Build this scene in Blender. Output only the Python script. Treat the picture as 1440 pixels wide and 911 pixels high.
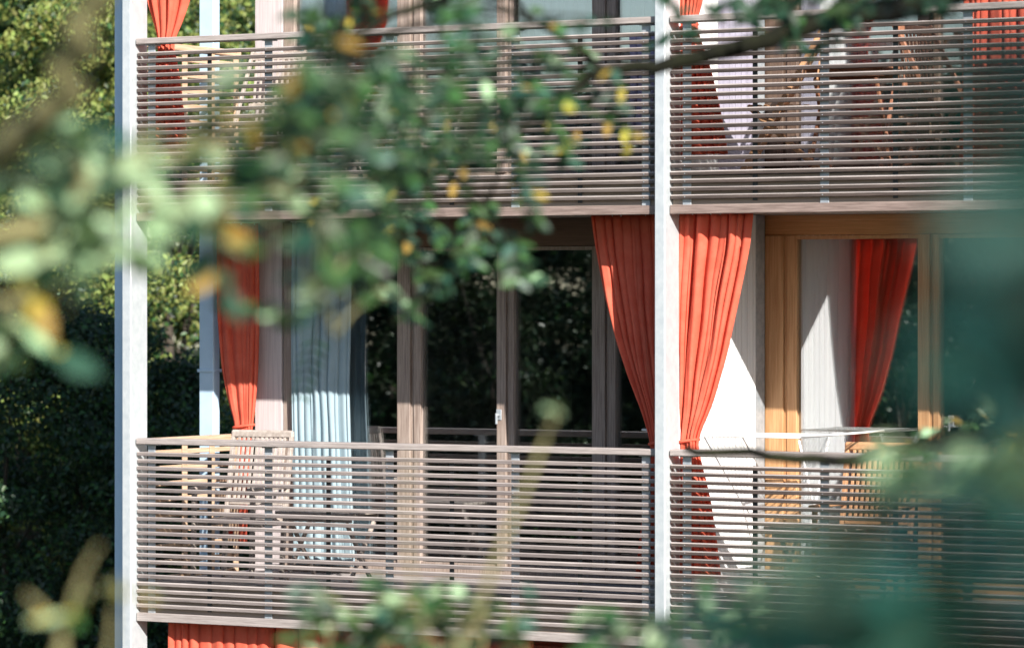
import bpy, math, random
import numpy as np
from mathutils import Vector, Matrix
R = math.radians
for o in list(bpy.data.objects): bpy.data.objects.remove(o)
S = bpy.context.scene
COL = S.collection

# ------------------------------------------------------------------ camera
TH = R(30); ZC = 2.017; CX, CY = 16.45, -22.98; F = 5400.0; HY = 430.0
cam = bpy.data.cameras.new('camera'); co = bpy.data.objects.new('camera', cam); COL.objects.link(co)
co.location = (CX, CY, ZC); co.rotation_euler = (R(90), 0, TH)
cam.sensor_width = 36; cam.lens = 135; cam.shift_y = -(455.5-HY)/1440
cam.clip_end = 2000; cam.clip_start = 0.05
cam.dof.use_dof = True; cam.dof.focus_distance = 26.9; cam.dof.aperture_fstop = 2.1
S.camera = co
# ------------------------------------------------------------------ world, sun, exposure
SUN_EL = R(29); SUN_AZ = R(52)          # azimuth measured from the facade normal (-Y) towards +X
sd = Vector((math.sin(SUN_AZ)*math.cos(SUN_EL), -math.cos(SUN_AZ)*math.cos(SUN_EL), math.sin(SUN_EL)))
W_ = bpy.data.worlds.new('World'); S.world = W_; W_.use_nodes = True
nt = W_.node_tree; bgn = nt.nodes['Background']
sky = nt.nodes.new('ShaderNodeTexSky'); sky.sky_type = 'NISHITA'; sky.sun_disc = False
sky.sun_elevation = SUN_EL; sky.sun_rotation = math.atan2(sd.x, sd.y)
sky.air_density = 1.0; sky.dust_density = 0.6; sky.ozone_density = 1.5
nt.links.new(sky.outputs[0], bgn.inputs[0]); bgn.inputs[1].default_value = 0.085
sl = bpy.data.lights.new('sun', 'SUN'); so = bpy.data.objects.new('sun', sl); COL.objects.link(so)
sl.energy = 5.0; sl.angle = R(0.5); sl.color = (1, .95, .87)
so.rotation_euler = (-sd).to_track_quat('-Z', 'Y').to_euler(); so.location = (40, -40, 40)
S.view_settings.view_transform = 'Standard'; S.view_settings.look = 'None'
S.view_settings.gamma = 1; S.view_settings.exposure = 1.0; S.view_settings.use_curve_mapping = False

# ------------------------------------------------------------------ projections (photo pixel -> place)
cs, sn = math.cos(TH), math.sin(TH)
FW = Vector((-sn, cs, 0)); RT = Vector((cs, sn, 0)); CAM = Vector((CX, CY, ZC))
def at(u, v, Y):
    r = (u-720)/F; Yc = Y-CY
    q = (-sn*Yc + r*cs*Yc)/(cs + sn*r)
    d = -sn*q + cs*Yc
    return Vector((CX+q, Y, ZC-(v-HY)/F*d))
def ax(u, Y): return at(u, HY, Y).x
def az(u, v, Y): return at(u, v, Y).z
def ad(u, v, d): return CAM + RT*((u-720)/F*d) + FW*d + Vector((0, 0, -(v-HY)/F*d))

# ------------------------------------------------------------------ materials
MATS = {}
def mat(name, col, rough=.6, metal=0, var=0, vscale=4, stretch=(1,1,1), col2=None, bump=0, bscale=40, trans=0, spec=.5, jitter=0, ramp=(.35,.65)):
    m = bpy.data.materials.new(name); m.use_nodes = True; n = m.node_tree; L = n.links
    b = n.nodes['Principled BSDF']; b.inputs['Roughness'].default_value = rough; b.inputs['Metallic'].default_value = metal
    b.inputs['Base Color'].default_value = (*col, 1); b.inputs['Specular IOR Level'].default_value = spec
    tc = n.nodes.new('ShaderNodeTexCoord'); mp = n.nodes.new('ShaderNodeMapping'); mp.inputs['Scale'].default_value = stretch
    L.new(tc.outputs['Object'], mp.inputs[0])
    csock = None
    if col2:
        ns = n.nodes.new('ShaderNodeTexNoise'); ns.inputs['Scale'].default_value = vscale; ns.inputs['Detail'].default_value = 5
        ns.inputs['Roughness'].default_value = .65
        L.new(mp.outputs[0], ns.inputs[0])
        cr = n.nodes.new('ShaderNodeValToRGB'); cr.color_ramp.elements[0].position = ramp[0]; cr.color_ramp.elements[1].position = ramp[1]
        cr.color_ramp.elements[0].color = (*col, 1); cr.color_ramp.elements[1].color = (*col2, 1)
        L.new(ns.outputs[0], cr.inputs[0]); csock = cr.outputs[0]
    if jitter:                                   # per-leaf variation
        g = n.nodes.new('ShaderNodeNewGeometry'); hs = n.nodes.new('ShaderNodeHueSaturation')
        mr = n.nodes.new('ShaderNodeMapRange'); mr.inputs[3].default_value = 1-jitter; mr.inputs[4].default_value = 1+jitter
        L.new(g.outputs['Random Per Island'], mr.inputs[0]); L.new(mr.outputs[0], hs.inputs['Value'])
        mr2 = n.nodes.new('ShaderNodeMapRange'); hv = .03 if trans else .006; mr2.inputs[3].default_value = .5-hv; mr2.inputs[4].default_value = .5+hv
        L.new(g.outputs['Random Per Island'], mr2.inputs[0]); L.new(mr2.outputs[0], hs.inputs['Hue'])
        if csock: L.new(csock, hs.inputs['Color'])
        else: hs.inputs['Color'].default_value = (*col, 1)
        csock = hs.outputs[0]
    if csock: L.new(csock, b.inputs['Base Color'])
    if bump:
        nb = n.nodes.new('ShaderNodeTexNoise'); nb.inputs['Scale'].default_value = bscale; nb.inputs['Detail'].default_value = 4
        L.new(mp.outputs[0], nb.inputs[0]); bp = n.nodes.new('ShaderNodeBump'); bp.inputs['Strength'].default_value = bump
        bp.inputs['Distance'].default_value = .01; L.new(nb.outputs[0], bp.inputs['Height']); L.new(bp.outputs[0], b.inputs['Normal'])
    if trans:
        t = n.nodes.new('ShaderNodeBsdfTranslucent'); mx = n.nodes.new('ShaderNodeMixShader'); mx.inputs[0].default_value = trans
        if csock: L.new(csock, t.inputs[0])
        else: t.inputs[0].default_value = (*col, 1)
        L.new(b.outputs[0], mx.inputs[1]); L.new(t.outputs[0], mx.inputs[2]); L.new(mx.outputs[0], n.nodes['Material Output'].inputs[0])
    MATS[name] = m; return m
mat('steel', (.30,.34,.38), .45, .35, col2=(.44,.47,.50), vscale=18, bump=.08, bscale=60)
mat('white_steel', (.48,.52,.55), .42, .3, col2=(.58,.61,.63), vscale=14, bump=.05)
mat('blue_steel', (.42,.56,.70), .45, .05, col2=(.48,.62,.76), vscale=5)
mat('dark_steel', (.05,.055,.06), .5, .3)
for nm_, c1_, c2_ in (('slat_light', (.115,.092,.088), (.25,.21,.20)), ('slat_mid', (.055,.041,.036), (.14,.11,.10)), ('slat_dark', (.030,.021,.018), (.088,.062,.054)), ('slat_top_edge', (.22,.19,.18), (.42,.37,.35))):
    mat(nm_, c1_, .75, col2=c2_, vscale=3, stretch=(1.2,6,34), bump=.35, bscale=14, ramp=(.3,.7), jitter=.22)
mat('slat_wood', (.27,.225,.215), .75, col2=(.47,.42,.40), vscale=3, stretch=(1.2,6,34), bump=.35, bscale=14, ramp=(.3,.7))
mat('rail_wood', (.22,.185,.175), .75, col2=(.42,.37,.35), vscale=3, stretch=(1.5,30,30), bump=.3, bscale=12, ramp=(.3,.7))
mat('board_brown', (.15,.105,.09), .75, col2=(.28,.21,.185), vscale=3, stretch=(1.5,30,30), bump=.3, bscale=12)
mat('side_wood', (.42,.27,.17), .7, col2=(.58,.42,.30), vscale=3, stretch=(20,1.5,30), bump=.2, bscale=12)
mat('grey_frame', (.20,.145,.12), .7, col2=(.36,.29,.25), vscale=3, stretch=(30,30,1.2), bump=.2, bscale=12)
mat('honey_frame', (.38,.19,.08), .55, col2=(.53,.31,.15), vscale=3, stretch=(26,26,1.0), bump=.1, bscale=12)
mat('honey_header', (.38,.19,.07), .55, col2=(.52,.28,.12), vscale=3, stretch=(1,26,34), bump=.1, bscale=12)
mat('brown_header', (.10,.055,.035), .6, col2=(.16,.09,.06), vscale=3, stretch=(1,26,34), bump=.1)
mat('cladding', (.42,.37,.38), .8, col2=(.56,.50,.50), vscale=3, stretch=(30,30,.8), bump=.2, bscale=10)
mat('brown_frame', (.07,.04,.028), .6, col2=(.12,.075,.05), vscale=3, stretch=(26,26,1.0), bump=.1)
mat('brown_teak', (.20,.08,.045), .6, col2=(.34,.15,.08), vscale=4, stretch=(6,6,6), bump=.15)
mat('teak', (.36,.17,.08), .6, col2=(.52,.29,.15), vscale=4, stretch=(6,6,6), bump=.15)
mat('pale_teak', (.30,.25,.22), .7, col2=(.46,.40,.36), vscale=4, stretch=(7,7,7), bump=.2)
mat('dark_room', (.035,.03,.028), .9)
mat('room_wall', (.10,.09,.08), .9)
mat('deck', (.22,.19,.19), .8, col2=(.34,.31,.30), vscale=3, stretch=(1,20,1), bump=.2)
mat('soffit', (.30,.24,.20), .8)
mat('red_cloth', (.80,.165,.10), .85, col2=(.87,.22,.14), vscale=8, trans=.42, spec=.1, bump=.12, bscale=220)
mat('sheer', (.80,.80,.79), .9, trans=.35, spec=.05)
mat('blue_sheer', (.78,.86,.90), .9, trans=.35, spec=.05)
mat('pale_blue_cloth', (.38,.50,.56), .9, col2=(.44,.56,.62), trans=.3, spec=.05)
mat('lavender_cloth', (.42,.38,.55), .9, trans=.2, spec=.05)
mat('rack_metal', (.82,.82,.80), .4, .1)
mat('roof', (.16,.16,.17), .8)
mat('bark', (.035,.027,.02), .9, col2=(.075,.06,.045), vscale=6, stretch=(3,3,.8), bump=.6, bscale=14)
mat('mossy_bark', (.007,.007,.006), .95, spec=.1, col2=(.018,.020,.010), vscale=8, bump=.5, bscale=20)
mat('olive_bark', (.13,.12,.05), .9, col2=(.22,.20,.09), vscale=8, bump=.3)
mat('leaf_bright', (.28,.32,.085), .45, trans=.45, jitter=.5)
mat('leaf_sun', (.15,.20,.04), .45, trans=.4, jitter=.45)
mat('leaf_mid', (.05,.11,.03), .45, trans=.35, jitter=.5)
mat('leaf_dark', (.02,.055,.025), .45, trans=.3, jitter=.5)
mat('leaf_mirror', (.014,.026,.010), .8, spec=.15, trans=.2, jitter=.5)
mat('leaf_bluegreen', (.03,.095,.06), .45, trans=.3, jitter=.4)
mat('leaf_teal', (.07,.30,.23), .4, trans=.3, jitter=.4)
mat('leaf_pale', (.42,.60,.34), .4, trans=.4, jitter=.3)
mat('leaf_yellow', (.50,.38,.06), .5, trans=.4, jitter=.25)
mat('ground', (.022,.035,.013), .95, col2=(.05,.055,.024), vscale=.6, bump=.6, bscale=9)
mat('stone', (.75,.75,.73), .8)
# white boarded wall: vertical joints as fine grooves
def board_mat(name, c1, c2, axis, pitch):
    m = mat(name, c1, .7, col2=c2, vscale=2, stretch=(14,14,.6)); n = m.node_tree; L = n.links
    tc = n.nodes['Texture Coordinate']; sp = n.nodes.new('ShaderNodeSeparateXYZ'); L.new(tc.outputs['Object'], sp.inputs[0])
    mm = n.nodes.new('ShaderNodeMath'); mm.operation = 'PINGPONG'; mm.inputs[1].default_value = pitch/2; L.new(sp.outputs[axis], mm.inputs[0])
    lt = n.nodes.new('ShaderNodeMapRange'); lt.inputs[1].default_value = 0; lt.inputs[2].default_value = .006; L.new(mm.outputs[0], lt.inputs[0])
    bp = n.nodes.new('ShaderNodeBump'); bp.inputs['Distance'].default_value = .008; bp.inputs['Strength'].default_value = .9
    L.new(lt.outputs[0], bp.inputs['Height']); L.new(bp.outputs[0], n.nodes['Principled BSDF'].inputs['Normal'])
    return m
board_mat('white_boards', (.70,.70,.72), (.82,.82,.82), 1, .09)
board_mat('shade_tint_boards', (.30,.28,.36), (.38,.36,.45), 1, .09)  # shade on the upper party wall put into the board colour
# glazing: coated double glass, reflects strongly and lets the room show
g = bpy.data.materials.new('glass'); g.use_nodes = True; n = g.node_tree; n.nodes.remove(n.nodes['Principled BSDF'])
gl = n.nodes.new('ShaderNodeBsdfGlossy'); gl.inputs['Roughness'].default_value = .004; gl.inputs['Color'].default_value = (.95,.97,1,1)
tr = n.nodes.new('ShaderNodeBsdfTransparent'); tr.inputs[0].default_value = (.94,.97,.96,1)
fr = n.nodes.new('ShaderNodeFresnel'); fr.inputs[0].default_value = 1.5
ma = n.nodes.new('ShaderNodeMath'); ma.operation = 'MULTIPLY_ADD'; ma.inputs[1].default_value = 2.0; ma.inputs[2].default_value = .24; ma.use_clamp = True
mx = n.nodes.new('ShaderNodeMixShader')
n.links.new(fr.outputs[0], ma.inputs[0]); n.links.new(ma.outputs[0], mx.inputs[0]); n.links.new(tr.outputs[0], mx.inputs[1])
n.links.new(gl.outputs[0], mx.inputs[2]); n.links.new(mx.outputs[0], n.nodes['Material Output'].inputs[0]); MATS['glass'] = g

# ------------------------------------------------------------------ mesh helpers
class MB:
    def __init__(s): s.v = []; s.f = []; s.m = []
    def box(s, x0, x1, y0, y1, z0, z1, bev=0, mi=0, M=None):
        if bev <= 0:
            p = [(x,y,z) for x in (x0,x1) for y in (y0,y1) for z in (z0,z1)]
            fs = [(0,1,3,2),(4,6,7,5),(0,4,5,1),(2,3,7,6),(0,2,6,4),(1,5,7,3)]
        else:
            b = min(bev, (x1-x0)*.45, (y1-y0)*.45, (z1-z0)*.45); p = []; idx = {}
            for i, x in enumerate((x0,x1)):
                for j, y in enumerate((y0,y1)):
                    for k, z in enumerate((z0,z1)):
                        sx, sy, sz = (1-2*i)*b, (1-2*j)*b, (1-2*k)*b
                        idx[i,j,k,0] = len(p); p.append((x, y+sy, z+sz))
                        idx[i,j,k,1] = len(p); p.append((x+sx, y, z+sz))
                        idx[i,j,k,2] = len(p); p.append((x+sx, y+sy, z))
            fs = []
            for i in (0,1):
                fs.append([idx[i,a,c,0] for a,c in ((0,0),(0,1),(1,1),(1,0))])
                fs.append([idx[a,i,c,1] for a,c in ((0,0),(0,1),(1,1),(1,0))])
                fs.append([idx[a,c,i,2] for a,c in ((0,0),(0,1),(1,1),(1,0))])
                for j in (0,1):
                    fs.append([idx[i,j,0,0],idx[i,j,1,0],idx[i,j,1,1],idx[i,j,0,1]])
                    fs.append([idx[i,0,j,0],idx[i,1,j,0],idx[i,1,j,2],idx[i,0,j,2]])
                    fs.append([idx[0,i,j,1],idx[1,i,j,1],idx[1,i,j,2],idx[0,i,j,2]])
                    for k in (0,1): fs.append([idx[i,j,k,0],idx[i,j,k,1],idx[i,j,k,2]])
        o = len(s.v)
        if M: p = [tuple(M @ Vector(q)) for q in p]
        s.v += p; s.f += [tuple(a+o for a in f) for f in fs]; s.m += [mi]*len(fs); return s
    def bar(s, a, b, w, h, bev=.003, up=(0,0,1)):
        a = Vector(a); b = Vector(b); d = b-a; L = d.length; x = d.normalized(); u = Vector(up)
        if abs(x.dot(u)) > .95: u = Vector((0,1,0))
        y = u.cross(x).normalized(); z = x.cross(y)
        M = Matrix.Translation(a) @ Matrix((x,y,z)).transposed().to_4x4()
        return s.box(0, L, -w/2, w/2, -h/2, h/2, bev, M=M)
    def tube(s, pts, rad, n=8, mi=0):
        pts = [Vector(p) for p in pts]; o = len(s.v); k = len(pts)
        ref = Vector((0.13,.2,1)).normalized()
        for i, p in enumerate(pts):
            t = (pts[min(i+1,k-1)]-pts[max(i-1,0)]).normalized()
            a = t.cross(ref if abs(t.dot(ref)) < .93 else Vector((1,0,0))).normalized(); b = t.cross(a)
            r = rad[i] if hasattr(rad, '__len__') else rad
            for j in range(n):
                an = 2*math.pi*j/n; s.v.append(tuple(p + a*math.cos(an)*r + b*math.sin(an)*r))
        for i in range(k-1):
            for j in range(n):
                s.f.append((o+i*n+j, o+i*n+(j+1)%n, o+(i+1)*n+(j+1)%n, o+(i+1)*n+j)); s.m.append(mi)
        s.f.append(tuple(o+j for j in range(n))[::-1]); s.m.append(mi); s.f.append(tuple(o+(k-1)*n+j for j in range(n))); s.m.append(mi)
        return s
    def build(s, name, m, parent=None, smooth=False):
        me = bpy.data.meshes.new(name); me.from_pydata(s.v, [], s.f); me.update()
        for q in (m if isinstance(m, (list,tuple)) else [m]): me.materials.append(MATS[q])
        if isinstance(m, (list,tuple)): me.polygons.foreach_set('material_index', s.m)
        if smooth: me.polygons.foreach_set('use_smooth', [True]*len(me.polygons))
        bmfix(me)
        o = bpy.data.objects.new(name, me); COL.objects.link(o)
        if parent: o.parent = parent; o.matrix_parent_inverse = parent.matrix_world.inverted() if False else Matrix.Translation(-parent.location) if parent.get('_abs') else Matrix()
        return o
import bmesh
def bmfix(me):
    bm = bmesh.new(); bm.from_mesh(me); bmesh.ops.recalc_face_normals(bm, faces=bm.faces); bm.to_mesh(me); bm.free()
def tag(o, label=None, cat=None, group=None, kind=None):
    if label: o['label'] = label
    if cat: o['category'] = cat
    if group: o['group'] = group
    if kind: o['kind'] = kind
    return o
def thing(name, label, cat, loc=(0,0,0), rz=0, group=None, absolute=False):
    o = bpy.data.objects.new(name, None); COL.objects.link(o); o.location = loc; o.rotation_euler = (0,0,rz)
    o.empty_display_size = .2
    if absolute: o['_abs'] = 1
    return tag(o, label, cat, group)
def copy_tree(o, parent=None):
    c = o.copy(); COL.objects.link(c)
    if parent: c.parent = parent
    for ch in [k for k in o.children]: copy_tree(ch, c)
    return c

# ------------------------------------------------------------------ ground
def gz(x, y):
    p = Vector((x, y, 0)) - Vector((CX, CY, 0)); d = p.dot(FW); l = p.dot(RT)
    t = min(max((d-5)/13, 0), 1); t = t*t*(3-2*t)
    l2 = min(max((abs(l)-9)/10, 0), 1)
    if d < -6: pass
    return .35 + (-3.35-.35)*max(t, l2*.8*(1 if d > -4 else 0))
N = 90; ext = 60
vs = []; fs = []
xs = [-400,-200,-100] + [ -50 + i*1.6 for i in range(70)] + [120,200,400]
ys = [-400,-200,-100] + [ -60 + i*1.6 for i in range(70)] + [120,200,400]
for y in ys:
    for x in xs:
        h = gz(x,y) if abs(x) < 90 and abs(y) < 90 else -3.35
        vs.append((x,y,h + .05*math.sin(x*1.3)*math.cos(y*1.7)))
nx = len(xs)
for j in range(len(ys)-1):
    for i in range(nx-1): fs.append((j*nx+i, j*nx+i+1, (j+1)*nx+i+1, (j+1)*nx+i))
gb = MB(); gb.v = vs; gb.f = fs; gb.m = [0]*len(fs); go = gb.build('ground', 'ground', smooth=True); tag(go, kind='structure')

# ------------------------------------------------------------------ the building
ST = 2.92; RAIL = 1.05; D = 1.5
XP0 = ax(184, -.08); XP1 = ax(935, -.08); BAY = XP1-XP0      # right front edges of the posts
XP = [XP0 + BAY*k for k in range(4)]
PW, PY0, PY1 = .08, -.08, .13
TOP = 2*ST+.95  # unseen roof, height shaped so its shadow darkens the trees beyond
B = thing('apartment_building', 'timber and steel apartment house with slatted balconies behind the leaves', 'building', (0,0,0))
XL = XP0-PW            # left end of balconies
XE = XP[3]
XW = ax(362, D)        # left corner of the heated walls
YB = 11.0
# shell: left gable, back wall, right end, room partitions
GY0, GY1 = 1.78, 3.6  # made-up gable opening, added to light the corner room curtain
m = MB(); m.box(XW, XW+.25, D+.1, GY0, -3.35, TOP-.25); m.box(XW, XW+.25, GY1, YB, -3.35, TOP-.25)
for s in (-1, 0, 1): m.box(XW, XW+.25, GY0, GY1, (s*ST-.5 if s >= 0 else -3.35), s*ST+.05 if s >= 0 else -ST+.05)
m.box(XW, XW+.25, GY0, GY1, 2*ST-.5, TOP-.25)
m.build('gable_wall', 'cladding', B)
for s in (-1, 0, 1):  # glazing of the added gable openings
    wn = bpy.data.objects.new('added_gable_window', None); COL.objects.link(wn); wn.parent = B
    m = MB(); m.box(XW+.10, XW+.115, GY0, GY1, s*ST+.05, (s+1)*ST-.5); m.build('pane', 'glass', wn)
    m = MB(); m.box(XW+.06, XW+.16, (GY0+GY1)/2-.03, (GY0+GY1)/2+.03, s*ST+.05, (s+1)*ST-.5); m.build('frame', 'grey_frame', wn)
m = MB(); m.box(XW+.25, XE, YB-.25, YB, -3.35, TOP-.25); m.build('back_wall', 'cladding', B)
m = MB(); m.box(XE-.25, XE, D+.1, YB-.25, -3.35, TOP-.25); m.build('end_wall', 'cladding', B)
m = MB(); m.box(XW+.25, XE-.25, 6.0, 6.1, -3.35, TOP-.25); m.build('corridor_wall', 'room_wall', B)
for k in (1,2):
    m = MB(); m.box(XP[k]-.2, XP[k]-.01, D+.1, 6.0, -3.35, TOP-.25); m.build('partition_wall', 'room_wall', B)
m = MB(); m.box(XL-.02, XE+.05, -.085, YB+.1, TOP-.25, TOP+.02); m.build('roof', 'roof', B)
for s in range(-1, 2):
    z = s*ST
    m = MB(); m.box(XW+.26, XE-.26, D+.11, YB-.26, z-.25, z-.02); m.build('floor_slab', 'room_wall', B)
    if s >= 0:
        for k in range(3):
            x0 = XP[k]+.004; x1 = XP[k+1]-PW-.004
            m = MB(); m.box(x0, x1, .029, D+.09, z-.262, z-.03)
            m.build('balcony_slab', 'soffit', B)
            m = MB(); y = .06
            while y < D-.02:
                m.box(x0, x1, y, y+.115, z-.028, z, .004); y += .125
            m.build('deck_boards', 'deck', B)
# posts
for k in range(4):
    m = MB(); m.box(XP[k]-PW, XP[k], PY0, PY1, -3.35, TOP-.26, .006); m.build('post', 'white_steel', B)
m = MB(); xa = ax(161, .10)
m.box(xa, XP0-PW-.004, .10, .125, -3.35, TOP-.26, .003); po = m.build('post_flange', 'blue_steel', B); po['label'] = 'blue grey plate behind the corner post'
# rear outboard column with bolted joint
ya = D-.1; x0, x1 = ax(280, ya), ax(300, ya)
m = MB(); m.box(x0, x1, ya, ya+.09, -3.35, TOP-.26, .006); rp = m.build('rear_column', 'blue_steel', B); rp['label'] = 'pale blue steel column at the back corner'
for s in range(-1, 2):
    zj = az(290, 521, ya) + s*ST
    m = MB(); m.box(x0-.012, x1+.012, ya-.012, ya+.102, zj-.012, zj+.012, .003); m.build('joint_plate', 'blue_steel', rp)
# party walls on the balcony
for k in (1,2):
    for s in range(-1, 2):
        z = s*ST; zt = z+ST-.265
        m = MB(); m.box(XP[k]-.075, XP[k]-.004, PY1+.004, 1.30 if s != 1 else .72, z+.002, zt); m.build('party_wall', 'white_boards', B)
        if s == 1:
            m = MB(); m.box(XP[k]-.075, XP[k]-.004, .722, 1.30, z+.002, zt); m.build('party_wall', 'shade_tint_boards', B)['label'] = 'rear half of the upper party wall with its shade painted lavender grey'
        m = MB(); m.box(XP[k]-.07, XP[k]-.012, 1.303, D-.04, z+.002, zt); m.build('wall_jamb', 'steel', B)
# window walls -------------------------------------------------------
def lx(u): return ax(u, D)
def window_wall(k, s, spec, fm, hm, head_v):
    """spec: list of ('f', u0, u1) frames or ('p', u0, u1) panes at glass plane for the storey-0 photo columns"""
    z = s*ST; zt = z+ST-.26
    win = bpy.data.objects.new('window', None); COL.objects.link(win); win.parent = B
    zh = az(900, head_v, D) + s*ST
    xs0 = spec[0][1]; xs1 = spec[-1][2]
    m = MB(); m.box(xs0, xs1, D+.0, D+.10, zh, zt-.002, .003)
    m.box(xs0, xs1, D-.015, D-.002, zh+.10, zt-.004, .003)
    m.build('header', hm, win)
    m = MB(); m.box(xs0, xs1, D, D+.10, z+.0, z+.075, .003); m.build('sill', fm, win)
    for t, a, b in spec:
        if t == 'f':
            m = MB(); w = b-a; c = a+w*.62
            if w > .13:
                m.box(a, c-.008, D-.02, D+.09, z+.077, zh-.002, .004); m.box(c-.006, c+.012, D+.005, D+.085, z+.077, zh-.002, 0); m.box(c+.014, b, D-.008, D+.088, z+.077, zh-.002, .004)
            else: m.box(a, b, D-.012, D+.09, z+.077, zh-.002, .004)
            m.build('frame', fm, win)
        elif t == 'w':
            m = MB(); m.box(a, b, D-.03, D+.10, z+.0, zt-.003, 0); m.build('cladding_panel', 'cladding', win)
        elif t == 'j':
            m = MB(); m.box(a, b, D-.05, D+.08, z+.077, zt-.01, .002); m.build('steel_jamb', 'dark_steel', win)
        else:
            m = MB(); m.box(a+.0, b-.0, D+.03, D+.045, z+.077, zh-.002); m.build('pane', 'glass', win)
            # sash lining round the pane
            m = MB(); q = .022
            m.box(a, b, D+.0, D+.028, zh-.03, zh-.004, 0); m.build('top_rail', fm, win)
            m = MB(); m.box(a, b, D+.0, D+.028, z+.079, z+.11, 0); m.build('bottom_rail', fm, win)
    return win
U = lambda l: [(t, lx(a), lx(b)) for t, a, b in l]
left_spec = U([('w',362,399),('f',400,415),('p',415,560),('f',560,592),('p',592,700),('f',700,723),('p',723,834),('f',834,866),('p',866,985)])
left_spec[-1] = ('p', left_spec[-1][1], XP1-.30)
left_spec.append(('f', XP1-.30, XP1-.09))
right_spec = U([('j',1063,1076),('f',1077,1121),('p',1121,1292),('f',1292,1321),('p',1321,1500),('f',1500,1535),('p',1535,1700)])
right_spec.append(('f', right_spec[-1][2], XP[2]-.09))
third_spec = [(t, a+BAY, b+BAY) for t, a, b in right_spec]
for s in range(-1, 2):
    window_wall(0, s, left_spec, 'grey_frame', 'brown_header', 345)
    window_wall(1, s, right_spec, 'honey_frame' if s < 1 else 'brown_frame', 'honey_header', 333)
    window_wall(2, s, third_spec, 'honey_frame', 'honey_header', 333)
# door handles (lever on plate)
for u, v in ((1337, 592), (701, 583)):
    p = at(u, v, D-.03)
    m = MB(); m.box(p.x-.022, p.x+.022, D-.028, D-.020, p.z-.04, p.z+.04, .003); m.box(p.x-.012, p.x+.012, D-.055, D-.028, p.z-.01, p.z+.01, .003)
    m.box(p.x-.009, p.x+.009, D-.068, D-.055, p.z-.07, p.z+.012, .004); m.build('door_handle', 'steel', B)
# railings -----------------------------------------------------------
rg = random.Random(4)
def railing(k, s):
    z = s*ST; x0 = XP[k]+.006; x1 = XP[k+1]-PW-.006
    e = bpy.data.objects.new('balcony_railing', None); COL.objects.link(e); e.parent = B
    m = MB(); m.box(x0+.005, x1-.004, -.035, .075, z+RAIL-.045, z+RAIL, .006); m.build('handrail', 'rail_wood', e)
    m = MB(); t = z+RAIL-.099
    for i in range(22):
        dz = rg.uniform(-.0018, .0018); dy = rg.uniform(-.0015,.0015); dx = rg.uniform(0, .006)
        zt_ = t+dz-i*.0527; zb_ = zt_-.0285; c_ = .006+rg.uniform(-.0015,.002); ya_, yb_ = -.014+dy, .012+dy
        prof = [(ya_+.002,zb_),(ya_,zb_+.003),(ya_,zt_-c_),(ya_+c_*.8,zt_),(yb_,zt_),(yb_,zb_)]; o_ = len(m.v); sag = rg.uniform(-.0025,.0025)
        ns_ = 12
        for q in range(ns_+1):
            xx = x0+dx+(x1-x0-2*dx)*q/ns_; dzz = sag*math.sin(math.pi*q/ns_*2)
            m.v += [(xx, a_, b_+dzz) for a_, b_ in prof]
        for q in range(ns_):
            for w_ in range(6):
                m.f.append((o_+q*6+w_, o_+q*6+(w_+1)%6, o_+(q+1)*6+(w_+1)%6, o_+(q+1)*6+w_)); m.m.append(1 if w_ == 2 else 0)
        m.f.append(tuple(o_+w_ for w_ in range(6))); m.m.append(0); m.f.append(tuple(o_+ns_*6+w_ for w_ in range(6))[::-1]); m.m.append(0)
    m.build('slats', [('slat_light' if s == 0 else 'slat_mid') if k == 0 else 'slat_dark', 'slat_top_edge'], e)  # second slot gives each top chamfer a paler tone
    zb = z+RAIL-1.274
    m = MB(); m.box(x0, x1, -.02, .014, zb-.062, zb, .004); m.build('bottom_board', 'rail_wood' if s == 0 else 'board_brown', e)
    n = 4
    st = (x1-x0-.22)/n
    for i in range(n+1):
        xx = x0+.11+i*st
        m = MB(); m.box(xx-.032, xx+.032, .016, .026, z-.27, z+RAIL-.048, .002); m.box(xx-.045, xx+.045, .0, .07, z+RAIL-.053, z+RAIL-.0465, 0)
        m.build('railing_post', 'steel', e)
        if i < n:
            xx += st/2; m = MB(); m.box(xx-.018, xx+.018, .016, .024, z-.2, z+RAIL-.10, .002); m.build('stiffener', 'dark_steel', e)
    m = MB()
    for q in range(22):
        for i in range(n+1):
            xx = x0+.11+i*st
            m.tube([(xx+.0, -.0175, t-.0155-q*.0527), (xx, -.013, t-.0155-q*.0527)], .0035, 6)
    m.build('screws', 'steel', e)
for s in range(0, 2):
    for k in range(3): railing(k, s)
# side railing at the open left end
def side_rail(s):
    z = s*ST; e = bpy.data.objects.new('side_railing', None); COL.objects.link(e); e.parent = B
    X = XP0-.03
    m = MB(); m.box(X-.045, X+.03, .14, 1.36, z+RAIL-.055, z+RAIL-.008, .005); m.build('handrail', 'side_wood', e)
    m = MB(); t = z+RAIL-.10
    for i in range(10): m.box(X-.012, X+.012, .14, 1.33, t-.034-i*.116, t-i*.116, .003)
    m.build('slats', 'side_wood', e)
    for y in (.62, .98, 1.30):
        m = MB(); m.box(X+.014, X+.026, y-.03, y+.03, z-.25, z+RAIL-.057, .002); m.build('railing_post', 'side_wood', e)
for s in range(0, 2): side_rail(s)

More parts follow.
